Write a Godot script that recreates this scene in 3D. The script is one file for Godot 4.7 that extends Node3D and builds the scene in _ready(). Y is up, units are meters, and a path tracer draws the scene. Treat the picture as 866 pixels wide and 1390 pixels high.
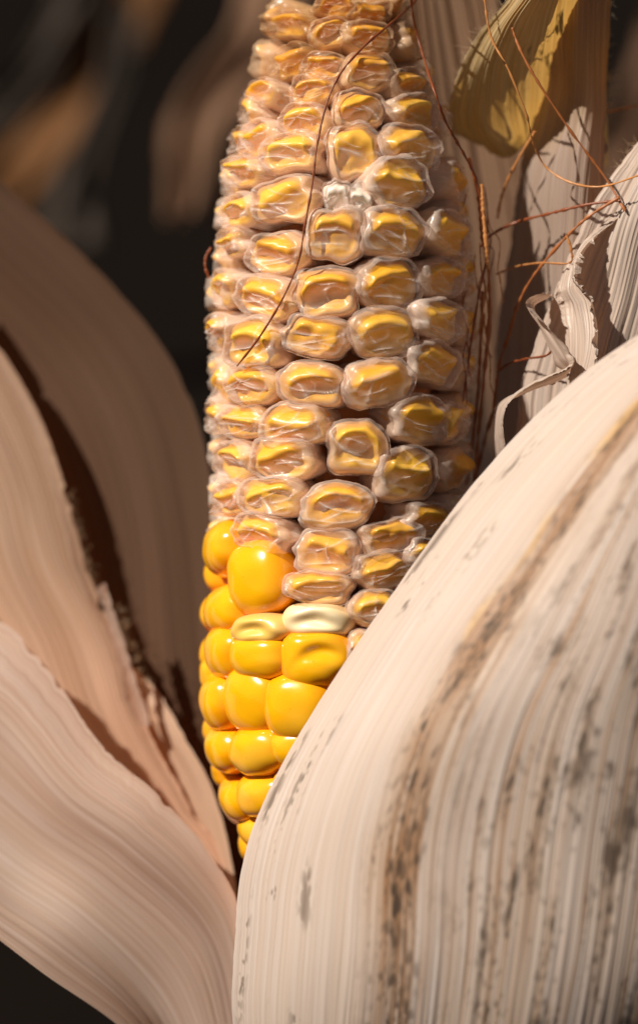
extends Node3D
# A half-dried ear of sweetcorn in its opened husk, close up, in low warm sun.
# Ear frame: x right, y along the cob, z out of the front of the cob; millimetres in the tables, metres in the meshes.

const K := 0.125          # millimetres per survey unit on the plane through the cob's axis
const D := 725.0          # distance the survey was taken from, millimetres
const AX := 464.0         # the cob's axis in survey units
const DEPTH := 8.6        # how far kernels stand out of the cob, millimetres

var rng := RandomNumberGenerator.new()
var nz := FastNoiseLite.new()
var ear_frame: Transform3D
var ear: Node3D
var M := {}

# ---------------------------------------------------------------- helpers
func P(px: float, py: float, z: float) -> Vector3:
	var f := (D - z) / D
	return Vector3((px - 433.0) * K * f, (695.0 - py) * K * f, z) * 0.001

func N3(x: float, y: float, z: float) -> float:
	return nz.get_noise_3d(x * 100.0, y * 100.0, z * 100.0)

func sstep(a: float, b: float, x: float) -> float:
	var t := clampf((x - a) / (b - a), 0.0, 1.0)
	return t * t * (3.0 - 2.0 * t)

func lerp3(a: Color, b: Color, t: float) -> Color:
	return a.lerp(b, clampf(t, 0.0, 1.0))

func grid(nu: int, nv: int, pos: PackedVector3Array, uv: PackedVector2Array, col: PackedColorArray, wrap: bool) -> ArrayMesh:
	var nor := PackedVector3Array()
	nor.resize(nu * nv)
	for j in nv:
		var ja := maxi(j - 1, 0) * nu
		var jb := mini(j + 1, nv - 1) * nu
		for i in nu:
			var ia := i - 1
			var ib := i + 1
			if wrap:
				ia = (i - 1 + nu - 1) % (nu - 1) if i > 0 else nu - 2
				ib = (i + 1) % (nu - 1) if i < nu - 1 else 1
			else:
				ia = maxi(ia, 0)
				ib = mini(ib, nu - 1)
			var n := (pos[j * nu + ib] - pos[j * nu + ia]).cross(pos[jb + i] - pos[ja + i])
			nor[j * nu + i] = n.normalized() if n.length_squared() > 1e-30 else Vector3(0, 0, 1)
	var idx := PackedInt32Array()
	idx.resize((nu - 1) * (nv - 1) * 6)
	var k := 0
	for j in nv - 1:
		for i in nu - 1:
			var a := j * nu + i
			idx[k] = a; idx[k + 1] = a + nu + 1; idx[k + 2] = a + 1
			idx[k + 3] = a; idx[k + 4] = a + nu; idx[k + 5] = a + nu + 1
			k += 6
	var arr := []
	arr.resize(Mesh.ARRAY_MAX)
	arr[Mesh.ARRAY_VERTEX] = pos
	arr[Mesh.ARRAY_NORMAL] = nor
	if uv.size() == pos.size():
		arr[Mesh.ARRAY_TEX_UV] = uv
	if col.size() == pos.size():
		arr[Mesh.ARRAY_COLOR] = col
	arr[Mesh.ARRAY_INDEX] = idx
	var am := ArrayMesh.new()
	am.add_surface_from_arrays(Mesh.PRIMITIVE_TRIANGLES, arr)
	return am

func put(called: String, mesh: Mesh, mat: Material, parent: Node3D) -> MeshInstance3D:
	var o := MeshInstance3D.new()
	o.name = called
	o.mesh = mesh
	o.material_override = mat
	parent.add_child(o, true)
	return o

func thing(called: String, label: String, category: String, group := "") -> Node3D:
	var o := Node3D.new()
	o.name = called
	add_child(o, true)
	o.set_meta("label", label)
	o.set_meta("category", category)
	if group:
		o.set_meta("group", group)
	return o

func cat(a: float, b: float, c: float, d: float, t: float) -> float:
	return 0.5 * (2.0 * b + (c - a) * t + (2.0 * a - 5.0 * b + 4.0 * c - d) * t * t + (3.0 * b - a - 3.0 * c + d) * t * t * t)

func cat3(p: Array, t: float) -> Vector3:      # Catmull-Rom through Vector3s, t from 0 to 1
	var n := p.size()
	var f := clampf(t, 0.0, 1.0) * (n - 1)
	var i := mini(int(f), n - 2)
	f -= i
	var b: Vector3 = p[i]
	var c: Vector3 = p[i + 1]
	var a: Vector3 = p[i - 1] if i > 0 else b * 2.0 - c
	var d: Vector3 = p[i + 2] if i < n - 2 else c * 2.0 - b
	return Vector3(cat(a.x, b.x, c.x, d.x, f), cat(a.y, b.y, c.y, d.y, f), cat(a.z, b.z, c.z, d.z, f))

func tube(path: Array, r0: float, r1: float, steps: int, sides: int, wob := 0.0) -> ArrayMesh:
	var pos := PackedVector3Array()
	var uv := PackedVector2Array()
	var prev := Vector3(0.13, 0.2, 1).normalized()
	for j in steps + 1:
		var t := float(j) / steps
		var p := cat3(path, t)
		var q := (cat3(path, minf(t + 0.01, 1.0)) - cat3(path, maxf(t - 0.01, 0.0))).normalized()
		var s := q.cross(prev).normalized()
		prev = s.cross(q).normalized()
		var r := lerpf(r0, r1, t) * (1.0 + wob * N3(t * 0.4, r0 * 900.0, path[0].x * 7.0))
		for i in sides + 1:
			var a := TAU * i / sides
			var flat := 0.7
			pos.append(p + (s * cos(a) + prev * sin(a) * flat) * r)
			uv.append(Vector2(float(i) / sides, t * 6.0))
	return grid(sides + 1, steps + 1, pos, uv, PackedColorArray(), true)

# ---------------------------------------------------------------- the cob's outline
const RY := [-120, -40, 10, 100, 200, 300, 450, 600, 700, 850, 950, 1000, 1100, 1150, 1250, 1400]
const RR := [36, 76, 97, 128, 160, 177, 184, 182, 184, 199, 196, 189, 165, 147, 115, 75]
func radius(py: float) -> float:     # outer radius, millimetres
	var i := 0
	while i < RY.size() - 2 and py > RY[i + 1]:
		i += 1
	var t := clampf((py - RY[i]) / float(RY[i + 1] - RY[i]), 0.0, 1.0)
	return lerpf(RR[i], RR[i + 1], t) * K

func front_z(px: float, py: float) -> float:
	var r := radius(py)
	var x := (px - AX) * K * 0.975
	return sqrt(maxf(r * r - x * x, 4.0))

# ---------------------------------------------------------------- kernels
var folds := []

func crown(X: float, Y: float, q: Dictionary) -> float:     # height of the shrunken flesh under the skin, -1 .. 1
	var c: float = cos(q.turn)
	var s: float = sin(q.turn)
	var x := X * c + Y * s
	var y := -X * s + Y * c
	var yc: float = q.yc - q.bow * (x * x - 0.25)
	var d: float = (y - yc) / q.wide
	var ridge := exp(-d * d) * (1.0 - sstep(0.55, 0.95, absf(x)))
	var tr: float = (y - yc + q.wide * 1.7) / (q.wide * 1.1)
	ridge = maxf(ridge, q.full * exp(-(X * X + (Y - 0.05) * (Y - 0.05)) / 0.34))
	return ridge - q.hollow * exp(-tr * tr) * (1.0 - sstep(0.4, 0.85, absf(x)))

func outline(th: float, q: Dictionary) -> float:
	var n: float = q.sq
	var c := pow(absf(cos(th)), n)
	var s := pow(absf(sin(th)), n)
	var k: float = q.seed
	return pow(c + s, -1.0 / n) * (1.0 + q.rough * N3(cos(th) * 0.011 + k, sin(th) * 0.011, k * 0.37))

func dry_body(q: Dictionary) -> ArrayMesh:
	var na := 40
	var nt := 22
	var pos := PackedVector3Array()
	var col := PackedColorArray()
	var dep: float = q.d
	var yel: Color = q.yellow
	var pale: Color = q.pale
	for j in nt:
		var t := 1.0 - float(j) / (nt - 1)
		for i in na + 1:
			var th := TAU * (i % na) / na
			var rho := outline(th, q) * 0.93
			var r := 0.0
			var z := 0.0
			var X := 0.0
			var Y := 0.0
			if t < 0.6:
				r = maxf(t / 0.6, 0.004) * 0.78
				X = r * rho * cos(th)
				Y = r * rho * sin(th)
				z = dep - 2.0 - 0.5 * r * r
			elif t < 0.75:
				var k := (t - 0.6) / 0.15
				r = 0.78 + 0.18 * sin(k * PI / 2)
				z = dep - 2.36 - (1.0 - cos(k * PI / 2)) * 1.4
			else:
				var k := (t - 0.75) / 0.25
				r = 0.96 - 0.03 * k
				z = (dep - 3.76) * (1.0 - k)
			X = r * rho * cos(th)
			Y = r * rho * sin(th)
			var fade := 1.0 - sstep(0.60, 0.82, r)
			if t >= 0.6:
				fade = 0.0
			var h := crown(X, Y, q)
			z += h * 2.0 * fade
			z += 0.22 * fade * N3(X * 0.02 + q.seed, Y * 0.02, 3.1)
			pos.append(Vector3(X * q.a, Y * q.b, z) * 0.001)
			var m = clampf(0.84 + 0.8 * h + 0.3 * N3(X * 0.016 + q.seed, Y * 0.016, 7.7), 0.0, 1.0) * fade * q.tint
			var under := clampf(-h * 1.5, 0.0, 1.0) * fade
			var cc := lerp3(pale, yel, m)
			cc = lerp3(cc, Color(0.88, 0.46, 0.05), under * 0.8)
			if q.tip > 0.0:
				cc = lerp3(cc, Color(0.06, 0.035, 0.02), q.tip * sstep(0.25, 0.6, Y) * sstep(0.1, -0.6, X))
			col.append(cc)
	return grid(na + 1, nt, pos, PackedVector2Array(), col, true)

func dry_skin(q: Dictionary) -> ArrayMesh:
	var na := 68
	var nt := 38
	var pos := PackedVector3Array()
	var col := PackedColorArray()
	var dep: float = q.d
	var fl := []
	for n in q.folds:
		var a := rng.randf_range(-0.6, 0.6) + (PI / 2 if n % 3 != 2 else rng.randf_range(-1.2, 1.2))
		fl.append([cos(a), sin(a), rng.randf_range(-0.75, 0.35), rng.randf_range(-0.5, 0.5), rng.randf_range(0.15, 0.45), rng.randf_range(0.025, 0.06), rng.randf_range(-0.5, 0.5), rng.randf_range(0.4, 0.9)])
	for j in nt:
		var t := 1.0 - float(j) / (nt - 1)
		for i in na + 1:
			var th := TAU * (i % na) / na
			var rho := outline(th, q)
			var r := 0.0
			var z := 0.0
			var al := 0.10
			var rimn := N3(cos(th) * 0.014 + q.seed, sin(th) * 0.014, 1.3)
			var rimh: float = q.rim * (0.65 + 0.9 * rimn)
			var face := 0.0
			if t < 0.62:
				r = maxf(t / 0.62, 0.004) * 0.78
				face = 1.0
				z = dep - 0.75 + rimh * sstep(0.3, 0.78, r) + 0.2 * (1.0 - r * r * 1.64)
			elif t < 0.76:
				var k := (t - 0.62) / 0.14
				r = 0.78 + 0.17 * sin(k * PI / 2)
				z = dep - 0.75 + rimh - (1.0 - cos(k * PI / 2)) * 1.8
				al = 0.16 + 0.34 * k
				face = 1.0 - k
			else:
				var k := (t - 0.76) / 0.24
				r = 0.95 - 0.02 * k
				z = (dep - 2.55 + rimh) * (1.0 - k)
				al = 0.52
			var X := r * rho * cos(th)
			var Y := r * rho * sin(th)
			var sd := 1.0 - face
			r *= 1.0 + sd * (0.07 * N3(th * 0.012 + q.seed, z * 0.003, 9.0) - 0.05 * absf(N3(cos(th) * 0.03 + q.seed, sin(th) * 0.03 + z * 0.004, 4.0)))
			var rg := absf(N3(X * 0.011 + q.seed, Y * 0.015 + 5.0, z * 0.002))
			z += face * (0.5 - 1.6 * minf(rg, 0.5)) * 0.34
			var line := sstep(0.07, 0.0, rg) * 0.3
			for f in fl:
				var e: float = -X * f[1] + Y * f[0]
				var dd: float = X * f[0] + Y * f[1] - f[2] - f[3] * e * e
				var hh: float = exp(-absf(dd) / f[5]) * (1.0 - sstep(f[7] * 0.6, f[7], absf(e - f[6])))
				z += hh * f[4] * face
				line = maxf(line, hh * 0.75)
			if face > 0.0:
				var hb := dep - 2.0 - 0.5 * r * r + crown(X, Y, q) * 2.0 + 0.16
				al *= 1.0 - 0.7 * sstep(0.9, 0.1, z - hb) * face
				z = lerpf(z, maxf(z, hb), face)
			X = r * rho * cos(th)
			Y = r * rho * sin(th)
			pos.append(Vector3(X * q.a, Y * q.b, z) * 0.001)
			al = clampf(al * q.milk + line * 0.42 + 0.10 * exp(-pow((r - 0.79) / 0.035, 2.0)) * face, 0.05, 0.9)
			var w := lerp3(Color(0.88, 0.71, 0.61), Color(0.97, 0.91, 0.86), line * 1.2 + face * 0.3)
			w = lerp3(w, Color(0.74, 0.46, 0.22), q.warm)
			w.a = al
			col.append(w)
	return grid(na + 1, nt, pos, PackedVector2Array(), col, true)

func plump_body(q: Dictionary) -> ArrayMesh:
	var na := 44
	var nt := 30
	var pos := PackedVector3Array()
	var col := PackedColorArray()
	var dep: float = q.d
	for j in nt:
		var t := 1.0 - float(j) / (nt - 1)
		for i in na + 1:
			var th := TAU * (i % na) / na
			var rho := outline(th, q)
			var r := 0.0
			var z := 0.0
			if t < 0.72:
				var ph := maxf(t / 0.72, 0.003) * PI / 2
				r = pow(sin(ph), 0.86)
				z = dep * 0.42 + dep * 0.58 * pow(maxf(cos(ph), 0.0), 0.8)
			else:
				var k := (t - 0.72) / 0.28
				r = 1.0 - 0.22 * k * k
				z = dep * 0.42 * (1.0 - k)
			rho = lerpf(1.0, rho, sstep(0.0, 0.9, r))
			var X := r * rho * cos(th)
			var Y := r * rho * sin(th)
			var dx: float = (X - q.dx) / 0.5
			var dy: float = (Y - q.dy + 0.18 * dx * dx) / q.dw
			var dent := exp(-dx * dx - dy * dy)
			z -= q.dent * dent
			if q.dent > 1.0:
				z += 0.18 * q.dent * exp(-dx * dx * 0.5 - pow((Y - q.dy - q.dw * 1.9) / (q.dw * 0.8), 2.0))
			z += (0.12 + 0.12 * q.dent) * N3(X * 0.012 + q.seed, Y * 0.012, 2.0)
			pos.append(Vector3(X * q.a, Y * q.b, z) * 0.001)
			var cc := lerp3(q.yellow, q.pale, sstep(0.5, 1.05, r) * 0.9 + 0.3 * N3(X * 0.012 + q.seed, Y * 0.012, 5.0))
			cc = lerp3(cc, Color(0.95, 0.60, 0.10), clampf(0.45 * N3(X * 0.006 + q.seed, Y * 0.006, 15.0) + 0.1, 0.0, 0.4) * (1.0 - r))
			col.append(cc)
	return grid(na + 1, nt, pos, PackedVector2Array(), col, true)

var spots := []      # where kernels sit: Vector2(arc in survey units, height in survey units)

func kernel(px: float, py: float, w: float, h: float, kind: String, angle_given := 99.0) -> void:
	var rr := radius(py)
	var a := angle_given
	if a > 90.0:
		var z := rr
		var sn := 0.0
		for n in 4:
			var f := (D - z) / D
			sn = clampf(((px - 433.0) * f - (AX - 433.0)) * K / (rr * 0.95), -0.985, 0.985)
			z = rr * sqrt(1.0 - sn * sn)
		a = asin(sn)
	var zz := rr * cos(a)
	var yy := (695.0 - py) * K * ((D - zz) / D)
	spots.append(Vector2(a * rr / K, py))
	var wide := minf(w / maxf(cos(a), 0.55), 100.0)
	var slope := (radius(py - 40.0) - radius(py + 40.0)) / (80.0 * K)     # + : wider upwards
	var out := Vector3(sin(a), -slope * 0.8, cos(a)).normalized()
	var along := Vector3(sin(a) * slope * 0.8, 1, cos(a) * slope * 0.8)
	along = (along - out * along.dot(out)).normalized()
	var side := along.cross(out).normalized()
	var roll := rng.randf_range(-0.16, 0.16)
	var tilt := rng.randf_range(-0.07, 0.07)
	var b := Basis(side, along, out) * Basis(Vector3(0, 0, 1), roll) * Basis(Vector3(1, 0, 0), tilt) * Basis(Vector3(0, 1, 0), rng.randf_range(-0.06, 0.06))
	var at := Vector3((AX - 433.0) * K + rr * sin(a), yy, zz) * 0.001 - b.z * DEPTH * 0.001
	var plump := kind in ["plump", "dent", "cream", "amber"]
	var q := {"a": wide * K * 0.5 * (1.06 if plump else 1.04), "b": h * K * 0.5 * (1.07 if plump else 1.06), "d": DEPTH + rng.randf_range(-0.7, 0.5), "seed": rng.randf() * 20.0, "sq": rng.randf_range(2.4, 3.1), "rough": 0.15}
	var o: MeshInstance3D
	if kind == "plump" or kind == "dent" or kind == "cream" or kind == "amber":
		q.merge({"dx": rng.randf_range(-0.15, 0.15), "dy": 0.15, "dw": 0.2, "dent": 0.0, "yellow": Color(0.97, 0.455, 0.004), "pale": Color(0.93, 0.36, 0.008)})
		q.sq = 2.35
		q.rough = 0.05
		if kind == "dent":
			q.dent = 1.15
			q.dy = 0.28
			q.dw = 0.22
		elif kind == "cream":
			q.merge({"dent": 1.35, "dy": -0.02, "dw": 0.34, "yellow": Color(0.92, 0.74, 0.46), "pale": Color(0.88, 0.62, 0.30)}, true)
		elif kind == "amber":
			q.merge({"dent": 1.3, "dy": 0.05, "dw": 0.32, "yellow": Color(0.80, 0.50, 0.10), "pale": Color(0.72, 0.44, 0.16)}, true)
		o = put("kernel", plump_body(q), M.plump, ear)
		if kind == "cream" or kind == "amber":
			o.material_override = M.cream
		o.transform = Transform3D(b, at)
		if kind == "cream":
			o.set_meta("label", "pale cream kernel with a deep dent, smooth and skinless")
		return
	var up := sstep(190.0, 60.0, py)
	q.merge({
		"full": maxf(0.0, rng.randf_range(-0.5, 0.9)), "hollow": rng.randf_range(0.15, 0.5), "turn": rng.randfn() * 0.3, "yc": rng.randf_range(0.08, 0.32), "bow": rng.randf_range(-0.5, 0.8), "wide": rng.randf_range(0.26, 0.5), "tint": rng.randf_range(0.8, 1.0),
		"yellow": lerp3(Color(0.96, 0.42, 0.008), Color(0.96, 0.56, 0.06), rng.randf() * 0.6), "pale": lerp3(Color(0.74, 0.40, 0.19), Color(0.78, 0.38, 0.07), rng.randf()),
		"rim": rng.randf_range(0.05, 0.6), "folds": rng.randi_range(2, 5), "milk": rng.randf_range(0.7, 1.25), "tip": 0.0, "warm": 0.0,
	})
	if kind == "husked":         # collapsed, nothing but pale skin left
		q.merge({"tint": 0.06, "pale": Color(0.86, 0.72, 0.64), "milk": 0.8, "rim": 0.3, "folds": 2}, true)
	if kind == "spotted":
		q.tip = 0.9
	if kind == "papery":
		q.merge({"yellow": Color(0.74, 0.30, 0.02), "pale": Color(0.40, 0.20, 0.07), "rough": 0.2, "rim": 1.1, "folds": 7, "milk": 0.8, "warm": 0.9}, true)
	else:
		q.yellow = lerp3(q.yellow, Color(0.80, 0.33, 0.012), up)
		q.pale = lerp3(q.pale, Color(0.62, 0.32, 0.11), up * 0.8)
		q.warm = up * 0.7
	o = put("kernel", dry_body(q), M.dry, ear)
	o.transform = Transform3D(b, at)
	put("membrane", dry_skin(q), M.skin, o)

func kernels() -> void:
	var dry := [
		[449, 37, 65, 42], [503, 46, 74, 46], [504, 92, 74, 58], [434, 82, 62, 46], [421, 114, 68, 46], [406, 158, 70, 52], [488, 144, 76, 58], [568, 52, 48, 56], [563, 109, 52, 48], [568, 146, 62, 52],
		[349, 121, 54, 42], [330, 145, 52, 44], [317, 189, 56, 44], [389, 199, 82, 58], [481, 200, 82, 80], [560, 194, 84, 58], [324, 230, 60, 44], [296, 238, 40, 50], [382, 270, 92, 62], [543, 246, 92, 72], [620, 244, 60, 60],
		[315, 283, 66, 50], [454, 318, 84, 72], [538, 314, 88, 70], [612, 313, 66, 62], [303, 328, 46, 46],
		[297, 390, 46, 56], [441, 394, 94, 72], [533, 385, 96, 74], [607, 376, 68, 56], [357, 403, 84, 62], [293, 449, 42, 50], [429, 457, 98, 62], [526, 452, 96, 68], [602, 433, 76, 60], [342, 465, 80, 72],
		[597, 494, 72, 64], [425, 521, 94, 64], [517, 521, 94, 72], [334, 520, 78, 54], [292, 520, 46, 66], [575, 567, 82, 68], [396, 578, 98, 66], [322, 572, 64, 46], [291, 563, 40, 50], [487, 605, 84, 78],
		[308, 628, 60, 62], [379, 624, 86, 58], [555, 640, 82, 76], [625, 638, 60, 66], [618, 573, 50, 56], [305, 674, 50, 50], [365, 674, 88, 58], [461, 683, 100, 66], [347, 722, 76, 54], [444, 748, 94, 64],
		[537, 727, 90, 54], [525, 773, 84, 54], [430, 796, 94, 46], [512, 825, 74, 50], [592, 705, 62, 52], [585, 752, 60, 50], [636, 370, 40, 60], [638, 440, 36, 60], [636, 500, 36, 60],
	]
	for k in dry:
		kernel(k[0], k[1], k[2], k[3], "dry")
	for k in [[382, 26, 58, 40], [456, 2, 64, 38], [506, 12, 60, 40], [388, 76, 52, 50], [556, 0, 50, 40]]:
		kernel(k[0], k[1], k[2], k[3], "papery")
	kernel(368, 343, 88, 60, "spotted")
	kernel(458, 266, 42, 54, "husked")
	kernel(490, 272, 42, 60, "husked")
	kernel(426, 840, 94, 46, "cream")
	kernel(346, 855, 76, 44, "amber")
	kernel(427, 898, 106, 82, "dent")
	for k in [[337, 783, 104, 102], [291, 742, 62, 74], [291, 824, 64, 66], [289, 888, 66, 72], [343, 892, 76, 62], [329, 955, 88, 90], [284, 957, 56, 78], [398, 962, 92, 92], [343, 1027, 96, 66], [294, 1022, 60, 66], [345, 1086, 84, 62], [308, 1088, 56, 62], [336, 1138, 70, 52]]:
		kernel(k[0], k[1], k[2], k[3], "plump")
	var py := -60.0                                # and on round the cob, where the front view ends
	var row := 0
	while py < 1300.0:
		var rr := radius(py) / K
		var rows := 15
		for n in rows:
			var a := (n - 7) * 0.40 + (0.2 if row % 2 else 0.0) + rng.randf_range(-0.03, 0.03)
			if absf(a) > 2.0 or (py < 92.0 and absf(a) < 1.35):
				continue
			var free := true
			for s in spots:
				var dx: float = (s.x - a * rr) / 62.0
				var dy: float = (s.y - py) / 46.0
				if dx * dx + dy * dy < 1.0:
					free = false
					break
			if free:
				var kind := "dry"
				if py > 900.0 or (a < -0.9 and py > 725.0):
					kind = "plump"
				elif py < 30.0:
					kind = "papery"
				kernel(0, py, 78.0 * cos(a) if absf(a) < 0.9 else 48.0, 56.0, kind, a)
		py += 27.0
		row += 1

# ---------------------------------------------------------------- husk leaves
func husk(called: String, rows: Array, nu: int, nv: int, mat: Material, parent: Node3D, amp := 0.25, cyc := 26.0, rag0 := 0.0, rag1 := 0.0, crease := 0.0, tints := []) -> MeshInstance3D:
	# rows run along the veins; each row runs across the leaf: [x, y, z] in survey units, z in millimetres
	var net := []
	for r in rows:
		var line := []
		for p in r:
			line.append(P(p[0], p[1], p[2]))
		net.append(line)
	var nr := net.size()
	var sd := rng.randf() * 30.0
	var pos := PackedVector3Array()
	var uv := PackedVector2Array()
	for j in nv:
		var v := float(j) / (nv - 1)
		var f := v * (nr - 1)
		var m := mini(int(f), nr - 2)
		f -= m
		var across := []
		for c in net[0].size():
			var b: Vector3 = net[m][c]
			var d: Vector3 = net[m + 1][c]
			var a: Vector3 = net[m - 1][c] if m > 0 else b * 2.0 - d
			var e: Vector3 = net[m + 2][c] if m < nr - 2 else d * 2.0 - b
			across.append(Vector3(cat(a.x, b.x, d.x, e.x, f), cat(a.y, b.y, d.y, e.y, f), cat(a.z, b.z, d.z, e.z, f)))
		var e0 := rag0 * (N3(v * 0.14 + sd, 1.0, 0.0) + 0.45 * N3(v * 0.6 + sd, 2.0, 0.0))
		var e1 := rag1 * (N3(v * 0.14 + sd, 4.0, 0.0) + 0.45 * N3(v * 0.6 + sd, 5.0, 0.0))
		for i in nu:
			var u := float(i) / (nu - 1)
			var uu := u + e0 * pow(1.0 - u, 9.0) + e1 * pow(u, 9.0)
			pos.append(cat3(across, u) + (cat3(across, clampf(uu, 0.0, 1.0)) - cat3(across, u)))
			uv.append(Vector2(u, v))
	var flat := pos.duplicate()
	for j in nv:
		for i in nu:
			var k := j * nu + i
			var du := flat[j * nu + mini(i + 1, nu - 1)] - flat[j * nu + maxi(i - 1, 0)]
			var dv := flat[mini(j + 1, nv - 1) * nu + i] - flat[maxi(j - 1, 0) * nu + i]
			var n := du.cross(dv).normalized()
			var u := float(i) / (nu - 1)
			var v := float(j) / (nv - 1)
			var wave := N3(u * cyc * 0.012 + sd, v * 0.008, 0.5) * 0.8 + N3(u * cyc * 0.03 + sd, v * 0.012, 8.5) * 0.5
			var big := N3(u * 0.025 + sd, v * 0.02, 3.0) * 2.0
			pos[k] = flat[k] + n * (wave * amp + big * crease) * 0.001
	var col := PackedColorArray()
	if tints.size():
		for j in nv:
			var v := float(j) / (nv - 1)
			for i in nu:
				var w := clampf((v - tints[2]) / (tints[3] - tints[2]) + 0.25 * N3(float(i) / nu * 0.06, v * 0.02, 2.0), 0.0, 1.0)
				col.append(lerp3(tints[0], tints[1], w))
	return put(called, grid(nu, nv, pos, uv, col, false), mat, parent)

func hairs(called: String, parent: Node3D, path: Array, count: int, toward: Vector3, len: float, spread: float) -> void:
	var st := SurfaceTool.new()
	st.begin(Mesh.PRIMITIVE_TRIANGLES)
	for n in count:
		var p := cat3(path, rng.randf()) + Vector3(rng.randfn(), rng.randfn(), rng.randfn()) * 0.0002
		var d := (toward + Vector3(rng.randfn(), rng.randfn(), rng.randfn()) * spread).normalized()
		var l := len * rng.randf_range(0.3, 1.2)
		var bend := Vector3(rng.randfn(), rng.randfn(), rng.randfn()) * l * 0.2
		var s := d.cross(Vector3(0.2, 0.1, 1)).normalized() * 0.00002
		var s2 := d.cross(s).normalized() * 0.00002
		var mid := p + d * l * 0.5 + bend
		var tip := p + d * l + bend * 0.3
		for w in [s, s2]:
			st.add_vertex(p - w); st.add_vertex(mid - w * 0.8); st.add_vertex(p + w)
			st.add_vertex(p + w); st.add_vertex(mid - w * 0.8); st.add_vertex(mid + w * 0.8)
			st.add_vertex(mid - w * 0.8); st.add_vertex(tip); st.add_vertex(mid + w * 0.8)
	st.generate_normals()
	var o := put(called, st.commit(), M.hair, parent)
	o.set_meta("kind", "stuff")

func line(pts: Array) -> Array:
	var out := []
	for p in pts:
		out.append(P(p[0], p[1], p[2]))
	return out

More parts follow.
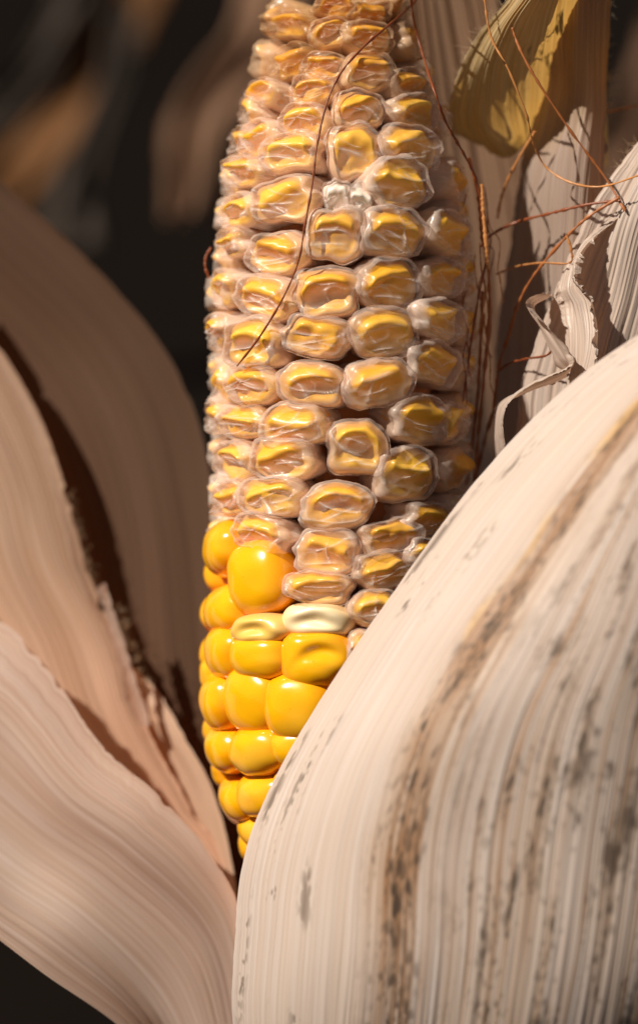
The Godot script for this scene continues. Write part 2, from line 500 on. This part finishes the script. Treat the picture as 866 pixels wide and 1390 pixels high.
# ---------------------------------------------------------------- textures
func leaf_maps(w: int, h: int, sd: int, base: Color, groove: Color, warm: Color, streaks: float, mould: int) -> Array:
	# u across the veins, v along them. Returns [albedo, relief]. mould: 0 clean, 1 the front leaf's bands and specks, 2 a few blotches
	var n := FastNoiseLite.new()
	n.seed = sd
	n.frequency = 1.0
	n.fractal_octaves = 2
	var fine := FastNoiseLite.new()
	fine.seed = sd + 5
	fine.frequency = 1.0
	fine.fractal_octaves = 1
	fine.noise_type = FastNoiseLite.TYPE_VALUE
	var cell := FastNoiseLite.new()
	cell.seed = sd + 9
	cell.frequency = 1.0
	cell.fractal_type = FastNoiseLite.FRACTAL_NONE
	cell.noise_type = FastNoiseLite.TYPE_CELLULAR
	cell.cellular_return_type = FastNoiseLite.RETURN_DISTANCE
	cell.cellular_jitter = 1.0
	var rgb := PackedByteArray()
	rgb.resize(w * h * 3)
	var hgt := PackedByteArray()
	hgt.resize(w * h)
	var ridge := PackedFloat32Array()
	ridge.resize(w)
	var k := 0
	for y in h:
		var v := float(y) / h
		for x in w:
			var u := float(x) / w
			var uw := u + 0.003 * n.get_noise_2d(u * 6.0, v * 3.0)
			var s := n.get_noise_2d(uw * streaks, v * 0.8)
			var s2 := fine.get_noise_2d(uw * streaks * 3.1, v * 3.5)
			var g := clampf(0.42 + 0.75 * s + 0.3 * s2, 0.0, 1.0)
			var c := base.lerp(groove, g * 0.8)
			c = c.lerp(warm, clampf(0.55 * n.get_noise_2d(u * 9.0 + 40.0, v * 2.0) + 0.25, 0.0, 1.0) * 0.7)
			var fib := fine.get_noise_2d(uw * streaks * 6.5, v * 9.0)
			c = c.lerp(groove, clampf(0.5 * fib, 0.0, 0.45))
			var hh := 0.10 * fib + 0.55 + 0.35 * (0.5 - g) + 0.10 * s2
			if mould == 1:
				var sp := n.get_noise_2d(u * 46.0 + 9.0, v * 26.0)
				var sp2 := n.get_noise_2d(u * 15.0 + 70.0, v * 7.0)
				var dots := fine.get_noise_2d(u * 150.0, v * 110.0)
				var bu := 0.485 + 0.014 * n.get_noise_2d(3.0, v * 6.0) + 0.018 * sp2
				var band := exp(-pow((u - bu) / 0.05, 2.0)) * clampf(0.8 + 0.6 * n.get_noise_2d(11.0, v * 5.0 + 2.0), 0.0, 1.2)
				var right := sstep(0.54, 0.68, u)
				var left := 1.0 - sstep(0.34, 0.46, u)
				c = c.lerp(base.lerp(warm, 0.3), left * 0.35)
				var br := clampf(band * (0.85 + 0.8 * s + 0.5 * sp2), 0.0, 0.9)
				br = maxf(br, right * clampf(s * 0.9 + 0.5 * sp2 - 0.08, 0.0, 0.5))
				c = c.lerp(Color(0.56, 0.42, 0.31), br)
				c = c.lerp(Color(0.80, 0.62, 0.36), 0.6 * exp(-pow((u - bu + 0.05) / 0.016, 2.0)) * sstep(0.1, 0.5, n.get_noise_2d(5.0, v * 4.0) + 0.3) * sstep(0.45, 0.65, v))
				var grey := sstep(0.10, 0.45, sp2 + 0.25 * sp) * right * 0.35
				c = c.lerp(Color(0.62, 0.56, 0.51), grey)
				var speck := -cell.get_noise_2d(u * 40.0 + 0.15 * sp, v * 34.0 + 0.3 * sp) + 0.35 * sp       # 1 at a speck's centre
				var small := -cell.get_noise_2d(u * 95.0, v * 70.0 + 7.0) + 0.3 * dots
				var m := sstep(0.62, 0.95, speck + 0.25 * sp2 - 0.08) * clampf(band, 0.0, 0.8)
				m = maxf(m, sstep(0.45, 0.9, small + 0.5 * sp2 - 0.12) * band * 0.45)
				m = maxf(m, sstep(0.80, 1.1, speck + 0.6 * sp2 - 0.08) * right * 0.6)
				m = maxf(m, sstep(0.75, 1.1, small + 0.6 * sp2) * right * 0.3)
				m = maxf(m, sstep(0.62, 0.95, -cell.get_noise_2d(u * 72.0 + 30.0 + 0.2 * sp, v * 64.0) + 0.9 * sp2 + 0.1 * dots) * 0.6 * sstep(-0.1, 0.35, n.get_noise_2d(u * 4.0 + 55.0, v * 7.0)) * (exp(-pow((u - 0.13) / 0.03, 2.0)) + exp(-pow((u - 0.25) / 0.02, 2.0)) * 0.7 + exp(-pow((u - 0.03) / 0.016, 2.0)) * 0.9))
				c = c.lerp(Color(0.24, 0.20, 0.17), clampf(m, 0.0, 0.85))
				var rib := sin((u + 0.002 * n.get_noise_2d(u * 5.0, v * 2.0)) * TAU * 44.0 + 2.0 * s)
				hh = lerpf(hh + 0.10 * fib + 0.16 * rib * (0.5 + 1.5 * absf(s)) * sstep(0.42, 0.56, u), 0.55 + 0.12 * fib, left * 0.5)
				c = c.lerp(groove, clampf(-rib * 0.3 - s * 0.4, 0.0, 0.3) * right)
			elif mould == 2:
				var sp := n.get_noise_2d(u * 26.0 + 9.0, v * 14.0)
				var patch := n.get_noise_2d(u * 5.0 + 70.0, v * 3.0)
				var m := sstep(0.25, 0.6, patch + 0.4 * sp) * sstep(0.35, 0.55, u) * sstep(0.25, 0.45, v) * 0.85
				c = c.lerp(Color(0.22, 0.18, 0.12), m)
			rgb[k * 3] = int(clampf(c.r, 0.0, 1.0) * 255.0)
			rgb[k * 3 + 1] = int(clampf(c.g, 0.0, 1.0) * 255.0)
			rgb[k * 3 + 2] = int(clampf(c.b, 0.0, 1.0) * 255.0)
			hgt[k] = int(clampf(hh, 0.0, 1.0) * 255.0)
			k += 1
	var a := ImageTexture.create_from_image(Image.create_from_data(w, h, false, Image.FORMAT_RGB8, rgb))
	var b := ImageTexture.create_from_image(Image.create_from_data(w, h, false, Image.FORMAT_L8, hgt))
	return [a, b]

func leaf_mat(maps: Array, relief: float, back: Color, rough := 0.55, tint := Color.WHITE) -> StandardMaterial3D:
	var m := StandardMaterial3D.new()
	m.albedo_texture = maps[0]
	m.albedo_color = tint
	m.roughness = rough
	m.metallic_specular = 0.4
	m.heightmap_enabled = true
	m.heightmap_texture = maps[1]
	m.heightmap_scale = relief          # centimetres
	if back.r > 0.0:
		m.backlight_enabled = true
		m.backlight = back
	m.cull_mode = BaseMaterial3D.CULL_DISABLED
	return m

func materials() -> void:
	var dry := StandardMaterial3D.new()
	dry.vertex_color_use_as_albedo = true
	dry.roughness = 0.34
	dry.metallic_specular = 0.5
	dry.subsurf_scatter_enabled = true
	dry.subsurf_scatter_strength = 0.18
	M.dry = dry
	var plump := dry.duplicate()
	plump.roughness = 0.2
	plump.subsurf_scatter_strength = 0.07
	plump.clearcoat_enabled = true
	plump.clearcoat = 0.6
	plump.clearcoat_roughness = 0.08
	M.plump = plump
	var cream := plump.duplicate()
	cream.subsurf_scatter_enabled = false
	cream.roughness = 0.42
	cream.clearcoat = 0.3
	M.cream = cream
	var skin := StandardMaterial3D.new()
	skin.vertex_color_use_as_albedo = true
	skin.transparency = BaseMaterial3D.TRANSPARENCY_ALPHA
	skin.roughness = 0.33
	skin.metallic_specular = 0.55
	skin.clearcoat_enabled = true
	skin.clearcoat = 0.22
	skin.clearcoat_roughness = 0.16
	skin.cull_mode = BaseMaterial3D.CULL_DISABLED
	M.skin = skin
	var core := StandardMaterial3D.new()
	core.vertex_color_use_as_albedo = true
	core.subsurf_scatter_enabled = true
	core.subsurf_scatter_strength = 0.2
	core.roughness = 0.85
	M.core = core
	var silk := StandardMaterial3D.new()
	silk.albedo_color = Color(0.66, 0.40, 0.22)
	silk.roughness = 0.4
	silk.backlight_enabled = true
	silk.backlight = Color(0.5, 0.24, 0.1)
	M.silks = [silk, silk.duplicate(), silk.duplicate()]
	M.silks[1].albedo_color = Color(0.52, 0.27, 0.14)
	M.silks[2].albedo_color = Color(0.76, 0.52, 0.30)
	var hair := StandardMaterial3D.new()
	hair.albedo_color = Color(0.86, 0.78, 0.66)
	hair.roughness = 0.4
	hair.backlight_enabled = true
	hair.backlight = Color(0.7, 0.6, 0.5)
	M.hair = hair
	var soil := StandardMaterial3D.new()
	soil.albedo_color = Color(0.075, 0.06, 0.052)
	soil.roughness = 1.0
	soil.metallic_specular = 0.08
	M.soil = soil
	var front := leaf_maps(900, 900, 11, Color(0.80, 0.755, 0.735), Color(0.69, 0.60, 0.54), Color(0.77, 0.68, 0.60), 70.0, 1)
	M.front = leaf_mat(front, 0.022, Color(0.35, 0.26, 0.17), 0.45)
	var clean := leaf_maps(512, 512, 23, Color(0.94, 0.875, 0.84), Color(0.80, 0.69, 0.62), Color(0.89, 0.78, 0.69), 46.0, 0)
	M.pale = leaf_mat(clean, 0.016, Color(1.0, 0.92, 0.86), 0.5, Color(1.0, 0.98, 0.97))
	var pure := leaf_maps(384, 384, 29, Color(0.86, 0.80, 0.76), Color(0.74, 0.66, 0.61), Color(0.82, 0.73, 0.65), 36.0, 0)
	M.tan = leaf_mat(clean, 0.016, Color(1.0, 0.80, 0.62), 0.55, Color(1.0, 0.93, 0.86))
	M.brown = leaf_mat(clean, 0.012, Color(0.14, 0.09, 0.06), 0.8, Color(0.345, 0.27, 0.205))  # tint darkened to stand in for shade on the sunlit left outer leaf
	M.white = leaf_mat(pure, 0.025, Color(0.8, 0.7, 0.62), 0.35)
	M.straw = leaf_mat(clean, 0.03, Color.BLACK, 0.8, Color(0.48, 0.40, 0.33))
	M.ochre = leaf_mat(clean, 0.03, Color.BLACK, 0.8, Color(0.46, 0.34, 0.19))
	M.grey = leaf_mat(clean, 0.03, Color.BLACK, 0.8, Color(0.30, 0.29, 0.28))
	var spotted := leaf_maps(512, 512, 31, Color(0.88, 0.81, 0.66), Color(0.78, 0.67, 0.48), Color(0.84, 0.72, 0.48), 40.0, 2)
	M.gold = leaf_mat(spotted, 0.015, Color(1.0, 0.88, 0.62), 0.6)
	M.shade = leaf_mat(clean, 0.03, Color(0.9, 0.82, 0.74), 0.6, Color(0.98, 0.95, 0.92))
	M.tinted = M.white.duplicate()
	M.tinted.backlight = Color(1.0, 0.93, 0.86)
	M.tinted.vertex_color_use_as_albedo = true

# ---------------------------------------------------------------- the scene
func _ready() -> void:
	rng.seed = 4711
	nz.seed = 7
	nz.frequency = 1.0
	nz.fractal_octaves = 1
	nz.noise_type = FastNoiseLite.TYPE_SIMPLEX_SMOOTH
	ear_frame = Transform3D(Basis(Vector3(1, 0, 0), deg_to_rad(-25.0)), Vector3(0, 0.165, 0))
	var cam := Camera3D.new()
	cam.name = "camera"
	cam.transform = ear_frame * Transform3D(Basis(), Vector3(0, 0, D * 0.001))
	var lens := CameraAttributesPhysical.new()
	lens.frustum_focal_length = 100.0
	lens.frustum_near = 0.05
	lens.frustum_far = 200.0
	lens.frustum_focus_distance = (D - 20.0) * 0.001
	lens.exposure_aperture = 5.0
	cam.attributes = lens
	add_child(cam)
	cam.fov = rad_to_deg(2.0 * atan(1390.0 * K * 0.5 / D))
	cam.near = 0.05
	cam.far = 200.0
	cam.current = true
	var sky := ProceduralSkyMaterial.new()
	sky.sky_top_color = Color(0.60, 0.62, 0.66)
	sky.sky_horizon_color = Color(0.82, 0.80, 0.76)
	sky.ground_bottom_color = Color(0.16, 0.13, 0.11)
	sky.ground_horizon_color = Color(0.4, 0.36, 0.32)
	var we := WorldEnvironment.new()
	we.name = "environment"
	var e := Environment.new()
	e.background_mode = Environment.BG_SKY
	e.sky = Sky.new()
	e.sky.sky_material = sky
	e.background_energy_multiplier = 0.2
	e.tonemap_mode = Environment.TONE_MAPPER_LINEAR
	e.tonemap_exposure = 1.25
	e.sdfgi_enabled = true
	e.ssao_enabled = true
	e.ssil_enabled = true
	we.environment = e
	add_child(we)
	var sun := DirectionalLight3D.new()
	sun.name = "sun"
	var toward := ear_frame.basis * Vector3(-0.60, 0.66, 0.45).normalized()
	sun.transform = Transform3D(Basis.looking_at(-toward, Vector3(0, 0, 1)), Vector3(0, 3, 0))
	sun.light_color = Color(1.0, 0.955, 0.89)
	sun.light_energy = 1.6
	sun.light_angular_distance = 0.5
	sun.shadow_enabled = true
	add_child(sun)

	materials()
	ground()
	ear = thing("corn_ear", "half-dried ear of yellow sweetcorn standing in its opened pale husk", "corn ear")
	ear.transform = ear_frame
	cob()
	husks()
	kernels()
	silks()
	backdrop()

func ground() -> void:
	var n := 120
	var pos := PackedVector3Array()
	var uv := PackedVector2Array()
	for j in n:
		for i in n:
			var s := (float(i) / (n - 1) * 2.0 - 1.0)
			var t := (float(j) / (n - 1) * 2.0 - 1.0)
			var x := signf(s) * pow(absf(s), 3.0) * 60.0
			var z := -signf(t) * pow(absf(t), 3.0) * 60.0 - 0.3
			var near := 1.0 / (1.0 + (x * x + z * z) * 0.5)
			pos.append(Vector3(x, (N3(x * 0.05, z * 0.05, 0) * 0.012 + N3(x * 0.2, z * 0.2, 5.0) * 0.006) * near, z))
			uv.append(Vector2(x, z))
	var o := put("soil_ground", grid(n, n, pos, uv, PackedColorArray(), false), M.soil, self)
	o.set_meta("kind", "structure")
	o.set_meta("label", "dark bare soil of the field behind the ear")

func cob() -> void:
	var pos := PackedVector3Array()
	var tone := PackedColorArray()
	var na := 72
	var ys := []
	var py := 1420.0
	while py >= -130.0:
		ys.append(py)
		py -= 10.0
	for y in ys:
		var r := radius(y) - DEPTH + 1.2
		for i in na + 1:
			var a := TAU * (i % na) / na
			var rr: float = r + 0.5 * N3(cos(a) * 0.1, y * 0.0012, sin(a) * 0.1)
			tone.append(lerp3(Color(0.13, 0.07, 0.04), Color(0.55, 0.19, 0.07), sstep(50.0, 170.0, y)))
			pos.append(Vector3((AX - 433.0) * K + rr * sin(a), (695.0 - y) * K, rr * cos(a)) * 0.001)
	put("cob_core", grid(na + 1, ys.size(), pos, PackedVector2Array(), tone, true), M.core, ear)
	var foot := ear_frame.affine_inverse() * Vector3(0.02, 0.0, 0.06)
	put("shank", tube([P(464, 1380, 0), P(466, 1460, -2), foot], 0.011, 0.013, 24, 14, 0.1), M.tan, ear)

func husks() -> void:
	var o := husk("husk_leaf", [
		[[330, 1480, 12], [400, 1500, 24], [520, 1510, 34], [700, 1520, 40], [900, 1500, 40]],
		[[318, 1390, 18], [400, 1405, 31], [530, 1420, 41], [720, 1420, 48], [930, 1410, 46]],
		[[317, 1290, 22], [405, 1298, 36], [540, 1300, 47], [740, 1290, 54], [960, 1290, 53]],
		[[331, 1165, 25], [420, 1155, 39], [550, 1140, 50], [760, 1120, 58], [990, 1110, 57]],
		[[381, 1050, 27], [460, 1030, 41], [590, 1000, 53], [790, 975, 61], [1010, 940, 61]],
		[[470, 905, 29], [545, 890, 42], [652, 885, 54], [840, 850, 64], [1030, 790, 63]],
		[[560, 772, 31], [630, 770, 43], [720, 782, 55], [880, 730, 66], [1040, 660, 64]],
		[[660, 642, 33], [720, 650, 45], [795, 668, 57], [930, 610, 68], [1060, 540, 66]],
		[[780, 522, 36], [825, 532, 48], [885, 545, 59], [990, 490, 70], [1080, 430, 67]],
		[[890, 440, 42], [920, 450, 52], [960, 450, 62], [1050, 390, 72], [1110, 340, 48]],
	], 170, 190, M.front, ear, 0.10, 60.0, 0.004, 0.0, 0.6)
	o.set_meta("label", "broad pale front husk leaf spotted with dark mould in bands")
	o = husk("husk_leaf", [
		[[350, 1420, -2], [330, 1440, -5], [300, 1460, -6], [270, 1490, -7], [262, 1530, 3]],
		[[318, 1215, 1], [292, 1262, -2], [250, 1310, -4], [205, 1365, -6], [175, 1410, 4]],
		[[228, 1092, -1], [185, 1145, 0], [145, 1205, -5], [105, 1262, -4], [60, 1325, 8]],
		[[138, 1012, -5], [90, 1075, -2], [48, 1135, -9], [10, 1195, -7], [-28, 1255, 6]],
		[[55, 892, -10], [-5, 970, -6], [-60, 1050, -13], [-100, 1110, -11], [-135, 1180, 3]],
		[[-30, 810, -15], [-110, 900, -10], [-180, 980, -17], [-230, 1040, -15], [-260, 1090, -2]],
		[[-110, 730, -20], [-190, 820, -14], [-270, 910, -21], [-330, 970, -19], [-360, 1020, -6]],
	], 110, 120, M.pale, ear, 0.14, 30.0, 0.02, 0.0, 0.35)
	o.set_meta("label", "pale inner husk leaf folded outward at the lower left, its edge torn")
	o = husk("husk_leaf", [
		[[345, 1420, -12], [320, 1435, -12], [290, 1450, -12]],
		[[317, 1198, -15], [280, 1190, -17], [235, 1185, -18]],
		[[262, 1102, -18], [212, 1090, -20], [145, 1085, -21]],
		[[200, 988, -21], [138, 978, -22], [55, 990, -23]],
		[[172, 884, -24], [98, 868, -24], [5, 888, -25]],
		[[122, 782, -27], [48, 765, -25], [-45, 795, -27]],
		[[92, 672, -29], [18, 652, -27], [-75, 690, -29]],
		[[52, 560, -31], [-25, 560, -29], [-115, 600, -31]],
		[[-12, 452, -33], [-85, 470, -31], [-175, 520, -33]],
		[[-80, 350, -35], [-150, 380, -33], [-240, 440, -35]],
	], 90, 190, M.tan, ear, 0.15, 26.0, 0.09, 0.0, 0.6)
	o.set_meta("label", "orange-tan middle husk leaf at the left with a ragged hairy edge")
	hairs("edge_hair", o, line([[203, 985, -21], [172, 884, -24], [122, 782, -27], [92, 672, -29]]), 220, Vector3(0.8, 0.5, 0.2), 0.0022, 0.5)
	o = husk("husk_shred", [
		[[205, 985, -19], [190, 985, -20]],
		[[180, 900, -21], [166, 905, -21]],
		[[160, 838, -21], [146, 845, -22]],
		[[142, 790, -21], [131, 800, -22]],
	], 12, 40, M.pale, ear, 0.1, 8.0, 0.25, 0.25, 0.3)
	o.set_meta("label", "narrow whitish shred peeling from the husk leaf's ragged edge")
	hairs("edge_hair", o, line([[200, 940, -20], [178, 880, -21], [158, 820, -21]]), 70, Vector3(0.9, 0.4, 0.2), 0.0022, 0.5)
	o = husk("husk_leaf", [
		[[350, 1420, -12], [320, 1440, -10], [290, 1450, -10]],
		[[322, 1200, -14], [290, 1210, -18], [250, 1230, -22]],
		[[294, 1082, -16], [245, 1100, -22], [190, 1140, -27]],
		[[246, 990, -21], [190, 1010, -26], [120, 1040, -30]],
		[[206, 930, -26], [140, 950, -30], [60, 980, -34]],
		[[120, 850, -34], [60, 880, -36], [-20, 920, -38]],
	], 60, 80, M.tan, ear, 0.12, 20.0, 0.02, 0.0, 0.3)
	o.set_meta("label", "narrow tan husk leaf tucked between the kernels and the left husk")
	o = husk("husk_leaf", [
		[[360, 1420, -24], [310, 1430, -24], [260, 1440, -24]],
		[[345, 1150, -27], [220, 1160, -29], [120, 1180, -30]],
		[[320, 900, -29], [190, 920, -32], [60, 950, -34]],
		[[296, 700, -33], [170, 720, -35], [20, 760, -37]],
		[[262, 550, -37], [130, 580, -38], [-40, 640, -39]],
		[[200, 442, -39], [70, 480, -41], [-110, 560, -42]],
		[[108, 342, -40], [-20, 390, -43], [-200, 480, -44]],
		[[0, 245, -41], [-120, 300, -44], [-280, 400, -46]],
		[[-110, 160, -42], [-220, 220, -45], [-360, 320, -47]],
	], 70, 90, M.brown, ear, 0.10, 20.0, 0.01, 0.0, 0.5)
	o.set_meta("label", "large brown outer husk leaf behind the left of the cob, shade put into its dark tint")
	o = husk("husk_leaf", [
		[[520, 1300, -26], [600, 1300, -24], [690, 1300, -22], [760, 1300, -24]],
		[[530, 900, -52], [610, 900, -56], [700, 900, -62], [790, 900, -72]],
		[[530, 600, -58], [620, 600, -62], [700, 600, -70], [780, 600, -80]],
		[[525, 350, -44], [600, 350, -48], [685, 350, -56], [750, 350, -64]],
		[[520, 120, -28], [580, 120, -31], [645, 120, -36], [700, 120, -42]],
		[[515, -80, -14], [560, -80, -16], [610, -80, -20], [660, -80, -26]],
	], 100, 90, M.shade, ear, 0.45, 30.0, 0.0, 0.01, 0.4)
	o.set_meta("label", "ribbed tan husk leaf standing in shade behind the right of the cob")
	o = husk("husk_leaf", [
		[[648, 198, -14], [690, 208, -10], [730, 196, -14], [780, 215, -26], [822, 225, -30]],
		[[608, 182, -8], [665, 165, -2], [730, 145, -3], [785, 145, -20], [824, 150, -26]],
		[[612, 130, 0], [668, 100, 7], [730, 80, 6], [782, 80, -9], [822, 85, -16]],
		[[645, 55, 8], [690, 36, 14], [740, 20, 14], [785, 10, 7], [820, 10, 0]],
		[[700, -15, 16], [730, -25, 20], [760, -35, 20], [790, -50, 14], [818, -55, 8]],
		[[740, -95, 22], [760, -105, 25], [780, -115, 24], [800, -125, 20], [816, -135, 14]],
	], 90, 80, M.gold, ear, 0.35, 30.0, 0.01, 0.01, 0.6)
	o.set_meta("label", "golden cupped husk tip with dark mould at the upper right")
	hairs("edge_hair", o, line([[610, 140, -1], [645, 55, 8], [700, -15, 16]]), 120, Vector3(-0.6, 0.7, 0.2), 0.0026, 0.9)
	hairs("edge_hair", o, line([[824, 150, -16], [822, 85, -8], [819, 0, 1]]), 90, Vector3(1, 0.1, 0.2), 0.0022, 0.9)
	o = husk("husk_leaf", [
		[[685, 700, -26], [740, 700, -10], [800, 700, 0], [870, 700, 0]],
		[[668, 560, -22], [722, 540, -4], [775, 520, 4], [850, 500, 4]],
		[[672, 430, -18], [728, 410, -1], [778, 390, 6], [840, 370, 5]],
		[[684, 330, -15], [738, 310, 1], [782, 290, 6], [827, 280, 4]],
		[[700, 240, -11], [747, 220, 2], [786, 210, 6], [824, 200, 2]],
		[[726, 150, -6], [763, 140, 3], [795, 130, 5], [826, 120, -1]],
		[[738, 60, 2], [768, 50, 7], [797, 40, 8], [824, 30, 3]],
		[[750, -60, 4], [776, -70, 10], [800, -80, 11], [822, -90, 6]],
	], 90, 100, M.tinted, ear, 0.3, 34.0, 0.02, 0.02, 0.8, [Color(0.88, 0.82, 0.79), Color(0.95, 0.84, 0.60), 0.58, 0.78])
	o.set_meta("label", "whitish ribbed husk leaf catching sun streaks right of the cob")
	o = husk("husk_leaf", [
		[[680, 760, 2], [790, 740, 6], [900, 700, 8]],
		[[706, 530, 4], [800, 520, 10], [900, 520, 12]],
		[[752, 400, 8], [830, 400, 12], [920, 400, 15]],
		[[802, 290, 9], [860, 300, 14], [940, 310, 17]],
		[[862, 190, 11], [900, 210, 16], [960, 230, 19]],
		[[930, 100, 14], [960, 120, 18], [1000, 140, 22]],
	], 90, 80, M.white, ear, 0.35, 34.0, 0.02, 0.0, 0.8)
	o.set_meta("label", "streaked whitish husk leaf at the right edge above the front husk")
	hairs("edge_hair", o, line([[762, 400, -8], [808, 290, 1], [866, 190, 9]]), 90, Vector3(-0.6, 0.6, 0.2), 0.0022, 0.5)
	o = husk("curled_ribbon", [
		[[688, 640, 12], [672, 640, 4]],
		[[683, 585, 16], [668, 590, 6]],
		[[692, 550, 18], [674, 548, 8]],
		[[725, 520, 20], [712, 535, 12]],
		[[770, 498, 22], [772, 512, 14]],
		[[772, 478, 22], [752, 492, 14]],
		[[742, 440, 20], [735, 452, 12]],
		[[716, 412, 18], [722, 416, 10]],
		[[735, 396, 14], [752, 402, 8]],
	], 16, 150, M.white, ear, 0.14, 10.0, 0.2, 0.2, 0.4)
	o.set_meta("label", "thin curled whitish husk ribbon right of the cob")
	o = husk("curled_ribbon", [
		[[800, 540, 20], [770, 540, 12]],
		[[812, 470, 20], [775, 470, 12]],
		[[806, 410, 18], [765, 420, 10]],
		[[788, 378, 16], [760, 395, 10]],
		[[800, 340, 14], [782, 345, 8]],
		[[850, 290, 12], [835, 282, 6]],
		[[900, 190, 12], [885, 180, 6]],
	], 30, 110, M.white, ear, 0.3, 18.0, 0.18, 0.18, 0.7)
	o.set_meta("label", "broader twisted husk ribbon with a bright sunlit crease")

func silk(pts: Array, r: float, label: String, r1 := -1.0) -> void:
	var path := []
	for p in pts:
		var z: float = p[2] if p.size() > 2 else front_z(p[0], p[1]) + 1.2
		path.append(P(p[0], p[1], z))
	var at: Vector3 = path[path.size() - 1]
	for i in path.size():
		path[i] = path[i] - at
	var o := put("silk_strand", tube(path, r, r if r1 < 0.0 else r1, 12 * path.size(), 7, 0.6), M.silks[rng.randi() % 3], self)
	o.transform = ear_frame * Transform3D(Basis(), at)
	o.set_meta("label", label)
	o.set_meta("category", "corn silk")
	o.set_meta("group", "dry silk strands over the ear")

func silks() -> void:
	silk([[590, -30, 24], [560, 5], [530, 32], [495, 62], [462, 100], [442, 145], [430, 200], [424, 250], [414, 305], [405, 355], [384, 405], [352, 458], [322, 497]], 0.00025, "brown silk strand lying diagonally across the front kernels, ending in a cut tip")
	silk([[556, -20, 18], [562, 30], [574, 75], [590, 125, 16], [606, 168, 14], [630, 210, 11], [648, 250, 8], [655, 300, 7], [660, 345, 7], [650, 400, 7], [640, 460, 7], [628, 545, 8]], 0.00025, "long brown silk strand running down the right edge of the kernels")
	silk([[636, 215, 8], [648, 260, 5], [654, 320, 4], [662, 360, 3], [664, 430, 2], [656, 520, 1], [648, 600, 0], [642, 680, 0]], 0.00031, "darker silk strand hanging just behind the kernels' right edge")
	silk([[654, 250, 9], [656, 290, 9], [660, 335, 9], [662, 365, 8]], 0.00031, "short stiff silk piece with a blunt upper end beside the cob")
	silk([[656, -20, 14], [660, 20, 14], [668, 55, 14], [690, 95, 15], [714, 155, 14], [722, 190, 12], [740, 226, 10], [775, 248, 13], [818, 253, 15], [872, 236, 21]], 0.00018, "fine silk strand curving over the golden husk tip to the right edge")
	silk([[704, -20, 14], [697, 22, 14], [697, 45, 14], [720, 95, 15], [770, 172, 14], [820, 240, 13], [848, 286, 15]], 0.00021, "silk strand running straight down over the mouldy husk tip")
	silk([[726, 178, 4], [700, 222, 2], [682, 262, -2], [675, 296, -5]], 0.00023, "short silk strand in shade below the golden husk tip")
	silk([[652, 335, 8], [668, 318, 4], [700, 302, 3], [745, 290, 8], [795, 278, 12], [838, 272, 14]], 0.00025, "orange silk strand stretching level from the cob to the right")
	silk([[840, 268, 15], [800, 293, 13], [768, 322, 11], [724, 374, 7], [702, 415, 4], [690, 455, 1], [676, 500, -2], [668, 560, -4], [652, 620, -4], [640, 680, -4]], 0.00027, "silk strand looping down from the right into the shade by the cob")
	silk([[768, 318, 13], [775, 340, 13], [772, 357, 12], [735, 357, 8], [700, 362, 3], [674, 372, 0]], 0.00021, "hooked silk strand bending sharply before the whitish husk")
	silk([[752, 468, 14], [742, 482, 12], [715, 487, 8], [690, 494, 4], [674, 506, 0]], 0.00021, "short dark silk strand beside the curled ribbon")
	silk([[875, 142, -10], [850, 146, -10], [822, 152, -10], [800, 150, -10]], 0.00021, "thin silk strand at the right edge against the dark field")
	silk([[655, 395, 2], [652, 470, 1], [646, 560, 0], [634, 650, 0], [620, 720, 0]], 0.00031, "reddish silk strand low in the gap between cob and ribbed husk")
	for n in 8:
		var pts := []
		var x := rng.randf_range(632.0, 662.0)
		var y := rng.randf_range(215.0, 420.0)
		var z := rng.randf_range(2.0, 9.0)
		for k in rng.randi_range(6, 10):
			pts.append([x, y, z])
			x = clampf(x + rng.randf_range(-13.0, 13.0), 628.0, 690.0)
			y += rng.randf_range(12.0, 42.0)
			z += rng.randf_range(-1.5, 1.0)
		silk(pts, 0.0001, "hair-fine reddish silk strand in the tangle along the cob's right edge")
	silk([[287, 336, 2], [280, 348, 2], [279, 362, 2], [284, 378, 2]], 0.00023, "tiny brown silk loop at the cob's left edge")

func backdrop_leaf(called: String, rows: Array, mat: Material, label: String) -> void:
	var o := thing(called, label, "dry leaf", "dead corn leaves in the dark behind the ear")
	o.transform = ear_frame
	husk("blade", rows, 30, 60, mat, o, 0.5, 14.0, 0.03, 0.03, 3.0)

func backdrop() -> void:
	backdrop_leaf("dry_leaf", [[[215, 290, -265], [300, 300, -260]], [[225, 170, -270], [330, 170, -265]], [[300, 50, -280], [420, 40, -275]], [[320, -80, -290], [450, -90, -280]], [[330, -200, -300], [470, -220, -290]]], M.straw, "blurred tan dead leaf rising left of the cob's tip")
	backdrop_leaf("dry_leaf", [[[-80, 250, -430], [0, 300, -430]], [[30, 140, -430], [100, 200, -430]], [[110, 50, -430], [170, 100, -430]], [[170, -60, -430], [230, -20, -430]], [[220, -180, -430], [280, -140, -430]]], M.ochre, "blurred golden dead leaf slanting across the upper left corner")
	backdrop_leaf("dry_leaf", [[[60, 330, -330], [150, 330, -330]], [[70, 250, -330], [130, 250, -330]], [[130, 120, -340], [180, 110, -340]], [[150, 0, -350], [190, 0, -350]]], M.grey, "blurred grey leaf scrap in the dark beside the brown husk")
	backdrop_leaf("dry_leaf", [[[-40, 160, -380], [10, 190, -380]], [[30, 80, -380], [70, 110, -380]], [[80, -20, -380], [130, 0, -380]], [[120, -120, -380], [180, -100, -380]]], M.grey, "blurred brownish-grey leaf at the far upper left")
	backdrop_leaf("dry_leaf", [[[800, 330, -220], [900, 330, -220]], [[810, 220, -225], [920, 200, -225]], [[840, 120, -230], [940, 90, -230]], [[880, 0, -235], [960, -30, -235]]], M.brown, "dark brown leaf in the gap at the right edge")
